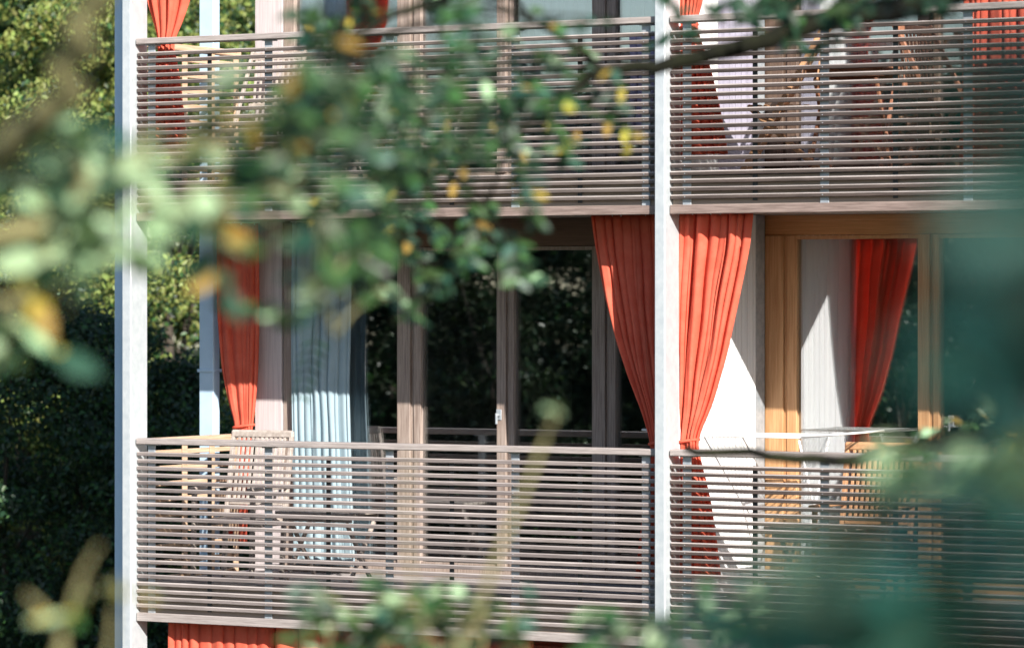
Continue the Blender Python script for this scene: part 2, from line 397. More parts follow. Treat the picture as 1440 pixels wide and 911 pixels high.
# ------------------------------------------------------------------ curtains
def interp(tab, v):
    if v <= tab[0][0]: return tab[0][1:]
    for a, b in zip(tab, tab[1:]):
        if v <= b[0]:
            t = (v-a[0])/(b[0]-a[0]); return tuple(p+(q-p)*t for p, q in zip(a[1:], b[1:]))
    return tab[-1][1:]
def curtain(name, label, cat, Y, tab, folds, amp, m, seed, group=None, dz=0, waist=None, smoothrows=60):
    """tab rows: z, xleft, xright, depth amplitude factor (top to bottom)"""
    rd = random.Random(seed); NS = folds*14; NR = smoothrows
    z0, z1 = tab[0][0], tab[-1][0]
    fold_w = [rd.choice((.45,.7,1,1.5,2.0))*rd.uniform(.85,1.15) for _ in range(folds)]; tot = sum(fold_w)
    # irregular fold phase
    ph = []; acc = 0
    for i in range(NS+1):
        s = i/NS*tot; a = 0; k = 0
        while k < folds-1 and a+fold_w[k] < s: a += fold_w[k]; k += 1
        ph.append((k + (s-a)/fold_w[k])*2*math.pi)
    fa = [rd.uniform(.45, 1.1) for _ in range(folds+1)]
    T = [(-r[0],)+tuple(r[1:]) for r in tab]
    vs = []
    zz = [z0 + (z1-z0)*j/NR for j in range(NR+1)]
    # smoothed edges
    rows = []
    for z in zz:
        acc3 = [0,0,0]
        for dd in (-.06,-.03,0,.03,.06):
            q = interp(T, -(z+dd)); acc3 = [p+w/5 for p, w in zip(acc3, q)]
        rows.append(acc3)
    for j, z in enumerate(zz):
        xl, xr, af = rows[j]; w = xr-xl
        for i in range(NS+1):
            s = i/NS; k = min(int(ph[i]/(2*math.pi)), folds-1); A = amp*af*fa[k]
            drift = .5*math.sin(z*1.7+k*2.1+seed)
            y = A*math.sin(ph[i]+drift) + .25*A*math.sin(2.3*ph[i]+z*2.2+seed)
            x = xl + w*s + .35*w/folds*math.cos(ph[i]+drift+.4)*math.sin(s*math.pi)**.3
            x += .004*math.sin(z*9+k)*math.sin(s*math.pi)
            vs.append((x, Y+y+.012*math.sin(z*2.3+s*3), z))
    fs = [(j*(NS+1)+i, j*(NS+1)+i+1, (j+1)*(NS+1)+i+1, (j+1)*(NS+1)+i) for j in range(NR) for i in range(NS)]
    e = thing(name, label, cat, (0,0,0), group=group)
    b = MB(); b.v = vs; b.f = fs; b.m = [0]*len(fs); o = b.build('cloth', m, e, smooth=True)
    so_ = o.modifiers.new('th', 'SOLIDIFY'); so_.thickness = .0025; so_.offset = 0
    # top heading tape and rail gliders
    if z0 - int(z0) is not None:
        hb = MB(); xl, xr, _ = rows[0]
        n = max(4, folds)
        for i in range(n):
            x = xl + (xr-xl)*(i+.5)/n; hb.tube([(x, Y, z0-.012), (x, Y, z0+.022)], .006, 6)
        hb.box(xl-.01, xr+.01, Y-.008, Y+.008, z0+.004, z0+.012)
        hb.build('gliders', 'rack_metal', e)
    if waist:
        zw, xl, xr, ym = waist
        pts = []; c = Vector(((xl+xr)/2, Y, zw)); rx = (xr-xl)/2+.008
        for i in range(17):
            a = 2*math.pi*i/16; pts.append((c.x+rx*math.cos(a), Y+ym*math.sin(a), zw+.012*math.cos(a)))
        b = MB(); b.tube(pts, .011, 8); b.build('tieback', m, e, smooth=True)
    return e
def px_tab(Y, rows):     # (v, uL, uR, amp)
    return [(az(ul, v, Y), ax(ul, Y), ax(ur, Y), a) for v, ul, ur, a in rows]
CG = 'red balcony curtains'
ZT0 = ST-.275
Yc = .17
t = px_tab(Yc, [(306,968,1074,1),(347,968,1068,1),(411,966,1054,1.1),(498,966,1035,1),(569,966,1015,.9),(612,967,997,.7),(625,966,995,.6),(650,966,1001,.8),(700,964,1014,1),(750,963,1022,1.1),(812,962,1030,1.2)])
t = [(r[0], r[1]-.075, r[2]-.075, r[3]) for r in t]; t[0] = (ZT0,)+t[0][1:]
wz = az(980, 620, Yc)
Yd = .40
curtain('red_curtain', 'sunlit orange curtain tied back on the lower right balcony beside the middle post', 'curtain', Yc, t, 8, .04, 'red_cloth', 3, CG, waist=(wz, t[6][1], t[6][2], .04))
t = px_tab(Yd, [(306,832,938,1),(360,840,938,1),(420,851,938,1),(480,866,938,1),(530,883,938,1),(580,903,938,.8),(622,915,938,.6),(650,914,938,.8),(700,905,938,1),(812,895,938,1.1)])
t[0] = (ZT0,)+t[0][1:]
curtain('red_curtain', 'shaded red curtain tied back on the lower left balcony beside the middle post', 'curtain', Yd, t, 9, .04, 'red_cloth', 5, CG, waist=(az(925,622,Yd), t[6][1], t[6][2], .04))
Yb = 1.36
t = px_tab(Yb, [(320,306,363,1),(440,308,363,1),(520,313,362,1),(570,322,359,.9),(598,330,356,.6),(640,324,352,.8),(700,318,350,1),(765,316,348,1.1)])
t[0] = (ZT0,)+t[0][1:]
curtain('red_curtain', 'narrow red curtain tied at the back left corner of the lower left balcony', 'curtain', Yb, t, 6, .03, 'red_cloth', 7, CG, waist=(az(343,599,Yb), t[4][1], t[4][2], .035))
t = px_tab(Yc, [(-60,200,280,1),(0,208,268,1),(40,219,254,.8),(62,224,243,.6),(85,219,249,.8),(120,214,255,1),(205,210,264,1.1)])
t[0] = (ZT0+ST,)+t[0][1:]
curtain('red_curtain', 'bright red curtain tied at the left end of the upper left balcony', 'curtain', Yc, t, 6, .04, 'red_cloth', 9, CG, waist=(az(233,62,Yc), t[3][1], t[3][2], .035))
t = px_tab(Yc, [(-60,966,1040,1),(0,966,1000,1),(35,968,990,.6),(60,966,998,.8),(100,965,1012,1),(150,964,1024,1.1),(218,962,1036,1.2)])
t = [(r[0], r[1]-.06, r[2]-.06, r[3]) for r in t]; t[0] = (ZT0+ST,)+t[0][1:]
curtain('red_curtain', 'red curtain tied at the left end of the upper right balcony under the dark bough', 'curtain', Yc, t, 8, .035, 'red_cloth', 11, CG, waist=(az(978,37,Yc), t[2][1], t[2][2], .035))
t = px_tab(Yc, [(-60,1330,1450,1),(0,1325,1440,1),(230,1320,1445,1)]); t[0] = (ZT0+ST,)+t[0][1:]
curtain('red_curtain', 'loose red curtain hanging at the right edge of the upper right balcony', 'curtain', .5, t, 10, .035, 'red_cloth', 13, CG)
t = px_tab(Yc, [(876,236,750,1),(1000,236,750,1),(1250,236,750,1)]); t[0] = (-.275,)+t[0][1:]; t[-1] = (-ST+.15,)+t[-1][1:]
curtain('red_curtain', 'wide drawn red curtain hanging below the lower left balcony', 'curtain', Yc, t, 26, .04, 'red_cloth', 15, CG)
# white and blue curtains inside the rooms
def inner(label, u0, u1, s, m, seed, folds=9, Y=D+.10):
    z = s*ST; a, b = ax(u0, Y), ax(u1, Y)
    return curtain('net_curtain', label, 'curtain', Y, [(z+2.5, a, b, 1), (z+1.2, a, b, 1), (z+.05, a, b, 1.1)], folds, .03, m, seed, 'pale curtains at the panes')
Y_ = D-.075; a_, b_ = ax(411, Y_), ax(499, Y_)
curtain('pale_curtain', 'pale blue white curtain hanging at the leftmost pane of the lower left balcony', 'curtain', Y_, [(ZT0, a_, b_-.02, 1), (1.4, a_, b_-.05, 1), (.06, a_, b_, 1.1)], 9, .022, 'pale_blue_cloth', 21, 'pale curtains at the panes')
inner('pale blue net curtain behind the leftmost pane of the upper left balcony', 400, 500, 1, 'blue_sheer', 22)
inner('pale net curtain behind the third pane of the upper left balcony', 722, 842, 1, 'sheer', 23, 12)
inner('pale net curtain behind the pane at the left of the middle post, upstairs', 868, 990, 1, 'sheer', 24, 12)
inner('white net curtain behind the door of the lower right balcony', 1130, 1204, 0, 'sheer', 25, 8)
inner('white net curtain behind the door of the upper right balcony', 1130, 1300, 1, 'sheer', 26, 15)

# ------------------------------------------------------------------ balcony furniture
def slat_chair(label, loc, rz, wood, group='garden chairs'):
    e = thing('garden_chair', label, 'chair', loc, rz, group)       # faces -Y locally, back at +Y
    w = .50; hw = w/2
    m = MB()
    for i in range(7): m.box(-hw+.02, hw-.02, -.24+i*.065, -.24+i*.065+.05, .43, .45, .004)
    m.build('seat', wood, e)
    m = MB()
    m.bar((-hw-.02, .31, 1.06), (hw+.02, .31, 1.06), .035, .062, .014)
    m.bar((-hw+.02, .215, .56), (hw-.02, .215, .56), .025, .045, .004)
    for i in range(11):
        x = -hw+.055 + i*(w-.11)/10; m.bar((x, .218, .57), (x, .305, 1.04), .022, .014, .003, up=(0,1,0))
    m.build('backrest', wood, e)
    for s in (-1, 1):
        m = MB(); m.bar((s*(hw), .16, .0), (s*hw, .20, .45), .04, .03, .004, up=(1,0,0)); m.bar((s*hw, .20, .45), (s*hw, .31, 1.04), .04, .03, .004, up=(1,0,0)); m.build('leg', wood, e)
        m = MB(); m.bar((s*hw, -.27, .0), (s*hw, -.25, .66), .04, .03, .004, up=(1,0,0)); m.build('leg', wood, e)
        m = MB(); m.bar((s*hw, -.31, .675), (s*hw, .26, .675), .05, .024, .006); m.build('armrest', wood, e)
        m = MB(); m.bar((s*(hw-.018), -.25, .415), (s*(hw-.018), .20, .415), .02, .045, .003); m.build('seat_rail', wood, e)
    return e
def folding_chair(label, loc, rz, wood, group='garden chairs'):
    e = thing('folding_chair', label, 'chair', loc, rz, group); hw = .22
    m = MB()
    for i in range(8): m.box(-hw+.01, hw-.01, -.22+i*.054, -.22+i*.054+.042, .44, .457, .004)
    m.build('seat', wood, e)
    m = MB(); m.bar((-hw, .30, .98), (hw, .30, .98), .022, .06, .005)
    m.bar((-hw, .24, .60), (hw, .24, .60), .022, .045, .005)
    for i in range(9): x = -hw+.04+i*.045; m.bar((x, .245, .6), (x, .30, .97), .02, .012, .003, up=(0,1,0))
    m.build('backrest', wood, e)
    for s in (-1, 1):
        m = MB(); m.bar((s*hw, -.26, 0), (s*hw, .32, 1.02), .035, .022, .004, up=(1,0,0)); m.build('leg', wood, e)
        m = MB(); m.bar((s*(hw-.03), .28, 0), (s*(hw-.03), -.22, .45), .035, .022, .004, up=(1,0,0)); m.build('leg', wood, e)
    m = MB(); m.bar((-hw, -.18, .14), (hw, -.18, .14), .02, .03, .003); m.build('stretcher', wood, e); m = MB(); m.bar((-hw+.03, .2, .14), (hw-.03, .2, .14), .02, .03, .003); m.build('stretcher', wood, e)
    return e
def slat_table(label, loc, rz, wood, w=.7, d=.55, h=.70):
    e = thing('garden_table', label, 'table', loc, rz, 'garden tables')
    m = MB(); n = int(d/.07)
    for i in range(n): y = -d/2 + i*d/n; m.box(-w/2, w/2, y+.004, y+d/n-.006, h-.022, h, .004)
    m.build('tabletop', wood, e)
    m = MB(); m.box(-w/2+.04, w/2-.04, -d/2+.05, -d/2+.07, h-.075, h-.024); m.build('apron', wood, e); m = MB(); m.box(-w/2+.04, w/2-.04, d/2-.07, d/2-.05, h-.075, h-.024); m.build('apron', wood, e)
    for s in (-1, 1):
        m = MB(); m.bar((s*(w/2-.06), -d/2+.06, 0), (s*(w/2-.06), d/2-.08, h-.08), .035, .022, .004, up=(1,0,0)); m.build('leg', wood, e)
        m = MB(); m.bar((s*(w/2-.095), d/2-.06, 0), (s*(w/2-.095), -d/2+.08, h-.08), .035, .022, .004, up=(1,0,0)); m.build('leg', wood, e)
    return e
slat_chair('weathered pale garden chair with vertical back slats on the lower left balcony', (ax(371,.9), .60, 0), R(3), 'pale_teak')
slat_table('low weathered table on the lower left balcony beside the garden chair', (ax(468,.75), .72, 0), R(2), 'pale_teak', .66, .5, .52)
slat_chair('reddish brown garden chair with a rounded top rail on the lower right balcony', (ax(1241,.85), .55, 0), R(2), 'teak')
slat_table('low wooden table on the lower right balcony at the left of the garden chair', (ax(1150,.7), .72, 0), R(0), 'pale_teak', .6, .5, .52)
folding_chair('brown folding chair with crossed legs at the left of the upper right balcony', (ax(1098,.6), .62, ST), R(-68), 'teak')
folding_chair('brown folding chair seen end on at the far side of the upper table', (ax(1320,.85), 1.05, ST), R(80), 'brown_teak')
slat_table('brown folding table with crossed legs on the upper right balcony', (ax(1195,.75), .8, ST), R(8), 'brown_teak', .62, .5, .72)
folding_chair('pale folding chair on the upper left balcony behind the leafy bough', (ax(362,.9), .95, ST), R(8), 'pale_teak')
slat_table('pale table on the upper left balcony half hidden by the leafy bough', (ax(450,.8), .8, ST), R(4), 'pale_teak', .7, .5, .72)
# clothes airer with wings
def airer(label, loc, rz):
    e = thing('clothes_airer', label, 'clothes airer', loc, rz)
    r = .008
    m = MB()
    for x in (-.38, .38):
        m.tube([(x,-.28,.02),(x,.28,.98)], r, 8); m.tube([(x,.28,.02),(x,-.28,.98)], r, 8)
    for y, z in ((-.28,.02),(.28,.02)): m.tube([(-.38,y,z),(.38,y,z)], r, 8)
    m.build('legs', 'rack_metal', e, smooth=True)
    m = MB()
    for y in (-.28,.28): m.tube([(-.38,y,1.0),(.38,y,1.0)], r, 8)
    for x in (-.38,.38): m.tube([(x,-.28,1.0),(x,.28,1.0)], r, 8)
    for i in range(9): y = -.22+i*.055; m.tube([(-.38,y,1.0),(.38,y,1.0)], .0035, 6)
    m.build('rack', 'rack_metal', e, smooth=True)
    for s in (-1, 1):
        m = MB(); 
        P = lambda t, y: (s*(.385+t*.40), y, 1.0+t*.035)
        m.tube([P(0,-.27),P(1,-.27),P(1,.27),P(0,.27)], r, 8)
        for i in range(6): t_ = .12+i*.16; m.tube([P(t_,-.27),P(t_,.27)], .0035, 6)
        m.build('wing', 'rack_metal', e, smooth=True)
    for x in (-.38,.38):
        for y in (-.28,.28):
            m = MB(); m.box(x-.015,x+.015,y-.015,y+.015,.0,.03,.004); m.build('foot', 'dark_steel', e)
    return e
airer('white wire clothes airer with wings open on the lower right balcony', (ax(1068,.75), .80, .125), R(4))
# small things on the deck
p = at(1108, 790, .45)
e = thing('shoes', 'pair of small white shoes on the lower right balcony floor', 'shoes', (p.x, .5, .0), R(20))
for dx in (-.06, .06):
    m = MB(); 
    for k_, (y, w, h) in enumerate(((-.13,.03,.04),(-.08,.04,.055),(-.02,.036,.075),(.05,.036,.09),(.1,.03,.09))):
        pass
    m.tube([(dx,-.13,.03),(dx,-.09,.035),(dx,-.02,.045),(dx,.06,.05),(dx,.10,.05)], [.022,.035,.04,.042,.034], 10); m.build('shoe', 'stone', e, smooth=True)
# lavender cloth on the upper left balcony near the middle post
tb = px_tab(.45, [(50,884,922,1),(100,886,924,1),(195,880,914,1.2)]); 
curtain('towel', 'lavender cloth hung up on the upper left balcony near the middle post', 'towel', .45, tb, 3, .02, 'lavender_cloth', 31)

# ------------------------------------------------------------------ foliage
def leaf_arrays(P, Dr, Nr, Ln, Wd, mi, fold=.25):
    """P base, Dr direction, Nr approximate normal; returns verts, faces arrays"""
    n = len(P); X = Dr/np.linalg.norm(Dr, axis=1, keepdims=True)
    Yv = np.cross(Nr, X); Yv /= (np.linalg.norm(Yv, axis=1, keepdims=True)+1e-9); Z = np.cross(X, Yv)
    L = Ln[:,None]; Wh = Wd[:,None]*.5
    prof = [(0,0,0),(.30,1,fold),(.68,.85,fold*.8-.1),(1,0,-.15),(.68,-.85,fold*.8-.1),(.30,-1,fold)]
    V = np.stack([P + X*L*a + Yv*Wh*b + Z*Wh*c for a, b, c in prof], 1).reshape(-1,3)
    base = np.arange(n)[:,None]*6
    Fc = np.concatenate([base+np.array([0,1,2,3]), base+np.array([0,3,4,5])], 1).reshape(-1,4)
    return V, Fc, np.repeat(mi, 2)
def np_mesh(name, V, Fc, MI, mats, parent):
    me = bpy.data.meshes.new(name); me.vertices.add(len(V)); me.vertices.foreach_set('co', V.astype(np.float32).ravel())
    me.loops.add(Fc.size); me.loops.foreach_set('vertex_index', Fc.astype(np.int32).ravel())
    me.polygons.add(len(Fc)); me.polygons.foreach_set('loop_start', np.arange(0, Fc.size, 4, dtype=np.int32))
    me.polygons.foreach_set('loop_total', np.full(len(Fc), 4, dtype=np.int32))
    for m in mats: me.materials.append(MATS[m])
    me.polygons.foreach_set('material_index', MI.astype(np.int32)); me.update(calc_edges=True); me.validate()
    o = bpy.data.objects.new(name, me); COL.objects.link(o); o.parent = parent; return o
def make_tree(label, base, H, cr, nleaf, leaf, seed, mats=('leaf_mid','leaf_dark'), mixw=(.6,.4), trunk_r=.16, crown0=.25, name='tree', group=None, nclump=90, cat='tree', lean=(0,0), csize=.42):
    rs = np.random.RandomState(seed); rd = random.Random(seed)
    e = thing(name, label, cat, base, 0, group)
    tr_ = MB(); top = Vector((lean[0], lean[1], H*.82)); n = 8
    tp = [Vector((0,0,-.3)).lerp(top, i/n) + Vector((rd.uniform(-1,1)*.12, rd.uniform(-1,1)*.12, 0))*(i/n) for i in range(n+1)]
    tr_.tube(tp, [trunk_r*(1.15-.95*i/n) for i in range(n+1)], 9); tr_.build('trunk', 'bark', e, smooth=True)
    clumps = []; lb = MB()
    for k in range(nclump):
        th = rd.uniform(0, 2*math.pi); f = rd.random()**.5
        zz = crown0*H + (1-crown0)*H*rd.random()
        prof = math.sin(math.pi*min(max((zz/H-crown0)/(1-crown0)*.86+.1, 0), 1))**.7
        r = cr*prof*f*rd.uniform(.75,1.15)
        c = Vector((math.cos(th)*r + lean[0]*zz/H, math.sin(th)*r + lean[1]*zz/H, zz)); clumps.append(c)
        if k % 5 == 0:
            i0 = min(max(int((c.z*.72/ (H*.82))*n), 1), n-1); a = tp[i0]; mid = a.lerp(c, .55)+Vector((0,0,.12*r))
            rr = trunk_r*.33*(1-.5*zz/H); lb.tube([a, a.lerp(mid,.5)+Vector((rd.uniform(-.1,.1),rd.uniform(-.1,.1),.04)), mid, c], [rr, rr*.75, rr*.5, rr*.2], 6)
    lb.build('limbs', 'bark', e, smooth=True)
    per = nleaf//nclump; Ps = []
    for c in clumps:
        s = csize*rd.uniform(.6,1.25)
        q = rs.normal(size=(per,3)); q /= np.linalg.norm(q,axis=1,keepdims=True); q *= (rs.rand(per,1)**.45)*s
        q[:,2] *= .7; Ps.append(q + np.array(c))
    P = np.concatenate(Ps); n_ = len(P)
    Dr = rs.normal(size=(n_,3)); Dr[:,2] -= .5; Nr = rs.normal(size=(n_,3))*.8; Nr[:,2] += .8; Nr[:,0] += .8; Nr[:,1] -= .65
    Ln = leaf*(.6+.8*rs.rand(n_)); Wd = Ln*(.42+.2*rs.rand(n_)); mi = rs.choice(len(mats), n_, p=mixw)
    V, Fc, MI = leaf_arrays(P, Dr, Nr, Ln, Wd, mi); np_mesh('foliage', V, Fc, MI, mats, e)
    return e
def D2(u, d): p = ad(u, HY, d); return (p.x, p.y, gz(p.x, p.y))
BG = 'trees beyond the building'
LB = ('leaf_bright','leaf_mid','leaf_dark')
LS = ('leaf_sun','leaf_mid','leaf_dark')
make_tree('broad tree with bright leaves at the left edge beyond the corner post', D2(40, 43), 10.2, 2.7, 95000, .065, 1, LB, (.7,.2,.1), name='tree', group=BG, nclump=150, crown0=.12)
make_tree('tall leafy tree seen between the corner post and the rear column', D2(235, 45), 10.2, 2.6, 60000, .068, 2, LB, (.5,.3,.2), group=BG, nclump=150, crown0=.12)
make_tree('tree with dark shaded leaves just left of the corner post', D2(130, 47), 9.6, 2.6, 90000, .07, 3, LB, (.35,.35,.3), group=BG, nclump=140, crown0=.1)
make_tree('farther broad tree filling the gap at the far left', D2(-60, 50), 12.5, 4.0, 60000, .12, 4, LB, (.6,.3,.1), group=BG, nclump=150, crown0=.08, csize=.6)
make_tree('farther broad tree standing beyond the rear column', D2(330, 52), 12.5, 4.0, 60000, .12, 5, LB, (.6,.3,.1), group=BG, nclump=150, crown0=.08, csize=.6)
make_tree('farthest tall tree filling the back of the wood', D2(120, 60), 14.5, 5.0, 60000, .16, 6, LB, (.5,.35,.15), group=BG, nclump=160, crown0=.05, csize=.8)
for i, (u, d, h, lb_) in enumerate(((10,37.5,5.7,'dark dense bush at the bottom left corner of the view'),(115,38,5.3,'dark dense bush at the foot of the corner post'),(245,38.5,4.7,'dark bush behind the side railing of the lower balcony'))):
    make_tree(lb_, D2(u, d), h, 1.5, 42000, .055, 40+i, ('leaf_dark','leaf_mid'), (.6,.4), trunk_r=.05, crown0=.02, name='bush', group='bushes below the trees', nclump=110, cat='bush', csize=.4)
# trees across the lawn, seen mirrored in the panes
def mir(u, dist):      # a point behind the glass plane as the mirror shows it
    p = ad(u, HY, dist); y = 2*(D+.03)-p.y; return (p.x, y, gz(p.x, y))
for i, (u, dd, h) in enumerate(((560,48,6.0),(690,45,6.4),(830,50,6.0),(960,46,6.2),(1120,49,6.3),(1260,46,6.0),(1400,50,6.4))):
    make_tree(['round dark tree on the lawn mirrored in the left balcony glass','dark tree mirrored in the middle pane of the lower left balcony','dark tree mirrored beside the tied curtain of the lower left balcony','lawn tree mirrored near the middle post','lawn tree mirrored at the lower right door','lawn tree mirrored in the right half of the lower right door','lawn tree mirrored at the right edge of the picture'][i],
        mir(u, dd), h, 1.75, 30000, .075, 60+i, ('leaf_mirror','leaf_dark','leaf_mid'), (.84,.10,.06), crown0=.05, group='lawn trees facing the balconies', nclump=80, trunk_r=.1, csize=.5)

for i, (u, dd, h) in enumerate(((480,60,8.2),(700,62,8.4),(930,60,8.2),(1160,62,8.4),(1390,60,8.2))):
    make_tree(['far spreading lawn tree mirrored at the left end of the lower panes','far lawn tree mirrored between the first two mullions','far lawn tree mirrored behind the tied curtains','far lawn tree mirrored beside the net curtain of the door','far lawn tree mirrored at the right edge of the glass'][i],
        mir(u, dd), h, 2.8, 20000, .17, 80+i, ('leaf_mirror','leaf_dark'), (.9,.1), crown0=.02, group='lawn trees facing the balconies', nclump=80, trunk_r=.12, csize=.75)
# near foliage in front of the lens ------------------------------------
class Bough:
    def __init__(s, name, label, cat, base, seed, barkm, group=None):
        s.e = thing(name, label, cat, base, 0, group); s.base = Vector(base); s.rs = np.random.RandomState(seed); s.rd = random.Random(seed)
        s.wood = MB(); s.P=[]; s.D=[]; s.N=[]; s.L=[]; s.M=[]; s.bark = barkm
    def limb(s, pts, r0, r1, n=8):
        pts = [Vector(p) for p in pts]; k = len(pts)
        # smooth subdivision
        out = []
        for i in range(k-1):
            p0, p1, p2, p3 = pts[max(i-1,0)], pts[i], pts[i+1], pts[min(i+2,k-1)]
            for j in range(5):
                t = j/5; out.append(.5*((2*p1)+(p2-p0)*t+(2*p0-5*p1+4*p2-p3)*t*t+(3*p1-p0-3*p2+p3)*t**3))
        out.append(pts[-1]); q = len(out)
        out = [p + Vector([s.rd.uniform(-1,1)*r1*.8 for _ in range(3)]) for p in out]
        s.wood.tube([p-s.base for p in out], [r0+(r1-r0)*i/(q-1) for i in range(q)], n); return out
    def leaf(s, p, d, nrm, L, m): s.P.append(tuple(p-s.base)); s.D.append(tuple(d)); s.N.append(tuple(nrm)); s.L.append(L); s.M.append(m)
    def twig(s, a, b, leafL, weights, every, r=.003, droop=.0):
        rd = s.rd; mid = a.lerp(b,.5)+Vector((rd.uniform(-.1,.1),rd.uniform(-.1,.1),rd.uniform(-.04,.08)))*(b-a).length
        s.wood.tube([a-s.base, mid-s.base, b-s.base], [r*1.6, r, r*.5], 5)
        L = (b-a).length; n = max(3, int(L/every)); ax_ = (b-a).normalized()
        for i in range(n+1):
            t = .15+.85*i/n; p = a.lerp(mid, t*2) if t < .5 else mid.lerp(b, t*2-1)
            for sgn in (-1, 1):
                side = ax_.cross(Vector((rd.uniform(-.4,.4),rd.uniform(-.4,.4),1))).normalized()*sgn
                d = side*1.0 + ax_*rd.uniform(.2,.8) + Vector((0,0,rd.uniform(-.6,.3)-droop))
                m = rd.choices(range(len(weights)), weights)[0]
                s.leaf(p, d, sd*1.3+Vector((rd.uniform(-.7,.7), rd.uniform(-.7,.7), rd.uniform(-.5,.9))), leafL*rd.uniform(.65,1.25), m)
    def blob(s, c, rad, n, leafL, weights, anchors, twl=.22, every=.04):
        """n leafy twigs filling a ball, each tied back to the nearest limb point"""
        rd = s.rd
        near = min(anchors, key=lambda q: (q-c).length)
        s.limb([near, near.lerp(c,.5)+Vector((0,0,.05*(c-near).length)), c], .006, .003, 6)
        for _ in range(n):
            v = Vector((rd.gauss(0,1), rd.gauss(0,1), rd.gauss(0,1))).normalized()*rad*rd.random()**.5
            d = (v.normalized()*.6+Vector((rd.uniform(-1,1),rd.uniform(-1,1),rd.uniform(-.9,.5)))).normalized()*twl*rd.uniform(.6,1.2)
            p = c+v-d*.5; s.wood.tube([c-s.base, c.lerp(p,.6)-s.base, p-s.base], [.003,.0025,.002], 4)
            s.twig(p, p+d, leafL, weights, every)
    def done(s, mats):
        s.wood.build('branches', s.bark, s.e, smooth=True)
        P = np.array(s.P); n = len(P); L = np.array(s.L)
        V, Fc, MI = leaf_arrays(P, np.array(s.D), np.array(s.N), L, L*.5, np.array(s.M)); np_mesh('foliage', V, Fc, MI, mats, s.e)
LM = ('leaf_mid','leaf_dark','leaf_bluegreen','leaf_pale','leaf_yellow')
# 1. tree standing right of the view, its bough reaching across the upper balconies
d = 13.5; bs = ad(2050, HY, d+.5); bs = Vector((bs.x, bs.y, gz(bs.x, bs.y)))
T = Bough('locust_tree', 'dark bough with small green and yellow leaves crossing the upper balconies', 'tree', bs, 101, 'mossy_bark')
T.limb([bs+Vector((0,0,-.3)), bs+Vector((.05,0,1.5)), ad(2030,60,d), ad(2010,-500,d+.3)], .14, .06, 12)
Lm = T.limb([ad(2030,120,d), ad(1750,-10,d), ad(1440,-30,d), ad(1250,14,d), ad(1130,38,d), ad(1010,75,d), ad(925,93,d), ad(850,100,d), ad(790,140,d)], .062, .012, 10)
L2 = T.limb([ad(850,100,d), ad(800,60,d), ad(740,20,d), ad(700,-40,d-.3)], .014, .006, 7)
L3 = T.limb([ad(820,120,d), ad(740,150,d-.4), ad(640,170,d-.7), ad(540,160,d-1)], .014, .006, 7)
L4 = T.limb([ad(790,140,d), ad(720,200,d), ad(690,280,d), ad(670,340,d)], .010, .004, 7)
L5 = T.limb([ad(1440,-30,d), ad(1100,-40,d-.3), ad(800,-40,d-.6), ad(560,20,d-1), ad(470,90,d-1.2)], .02, .008, 7)
AN = Lm+L2+L3+L4+L5
for u, v, r, n in ((560,90,.18,6),(600,150,.2,7),(670,110,.2,6),(640,210,.22,8),(710,190,.18,6),(560,210,.2,7),(500,120,.18,5),(520,260,.18,6),(600,280,.18,7),(680,300,.14,5),(700,345,.10,3),(560,320,.12,4),(620,370,.10,3),(540,400,.10,2),(740,130,.14,5),(780,160,.10,4),(800,200,.07,2),(760,40,.08,2),(690,30,.12,3),(600,20,.14,4),(520,40,.14,4),(460,60,.14,4),(820,80,.06,2),(880,120,.05,2),(1190,5,.12,7),(1120,5,.10,6),(1070,25,.08,4),(1020,35,.06,3),(950,50,.04,1),(740,370,.06,2),(470,200,.16,5),(1250,5,.12,6),(1320,0,.12,5),(590,430,.05,1),(640,350,.08,3),(420,160,.14,4),(760,390,.05,2),(940,8,.04,1),(850,25,.05,1)):
    T.blob(ad(u, v, d-rg.uniform(-.5,2.6)), r, max(1,int(n*.85)), .062, (.45,.38,.10,.04,.03) if u < 900 else (.1,.9,0,0,0), AN, .22, .036)
for u, v, r, n, q in ((480,120,.12,5,8.5),(430,150,.1,4,8),(500,200,.12,6,8.5),(540,80,.1,4,9),(450,240,.1,4,8),(540,260,.1,4,9),(620,60,.1,4,9.5),(590,240,.1,4,9.5),(660,180,.12,5,10),(500,300,.08,3,8.5)):
    T.blob(ad(u, v, q), r, n, .05, (.4,.5,.05,.03,.02), AN, .14, .035)
for u, v in ((412,250),(480,255),(625,165),(690,160),(730,215),(775,165),(815,180),(885,178),(655,235),(870,128),(880,195),(720,235),(600,215),(575,330),(850,168),(640,260),(560,265)):
    p = ad(u, v, d-.5)
    for _ in range(1): T.leaf(p+Vector((rg.uniform(-.02,.02),0,rg.uniform(-.02,.02))), Vector((rg.uniform(-.4,.4),-.1,-1)), Vector((.7,-.8,.3)), .058, 4)
# one hanging compound leaf, almost sharp, before the first pane
T.limb([ad(540,400,12.5), ad(490,425,13.3), ad(446,448,14)], .004, .002, 5)
T.wood.tube([ad(446,448,14)-T.base, ad(440,490,14.2)-T.base, ad(418,562,14.2)-T.base], [.003,.0025,.0015], 5)
for i in range(7):
    p = ad(441-i*3.4, 480+i*13, 14.2)
    for sg, lg in ((-1,.062),(1,.072)): T.leaf(p, RT*sg+Vector((0,0,-.45)), Vector((.2,-.3,1)), lg*(1-.04*i), 1)
T.done(LM)
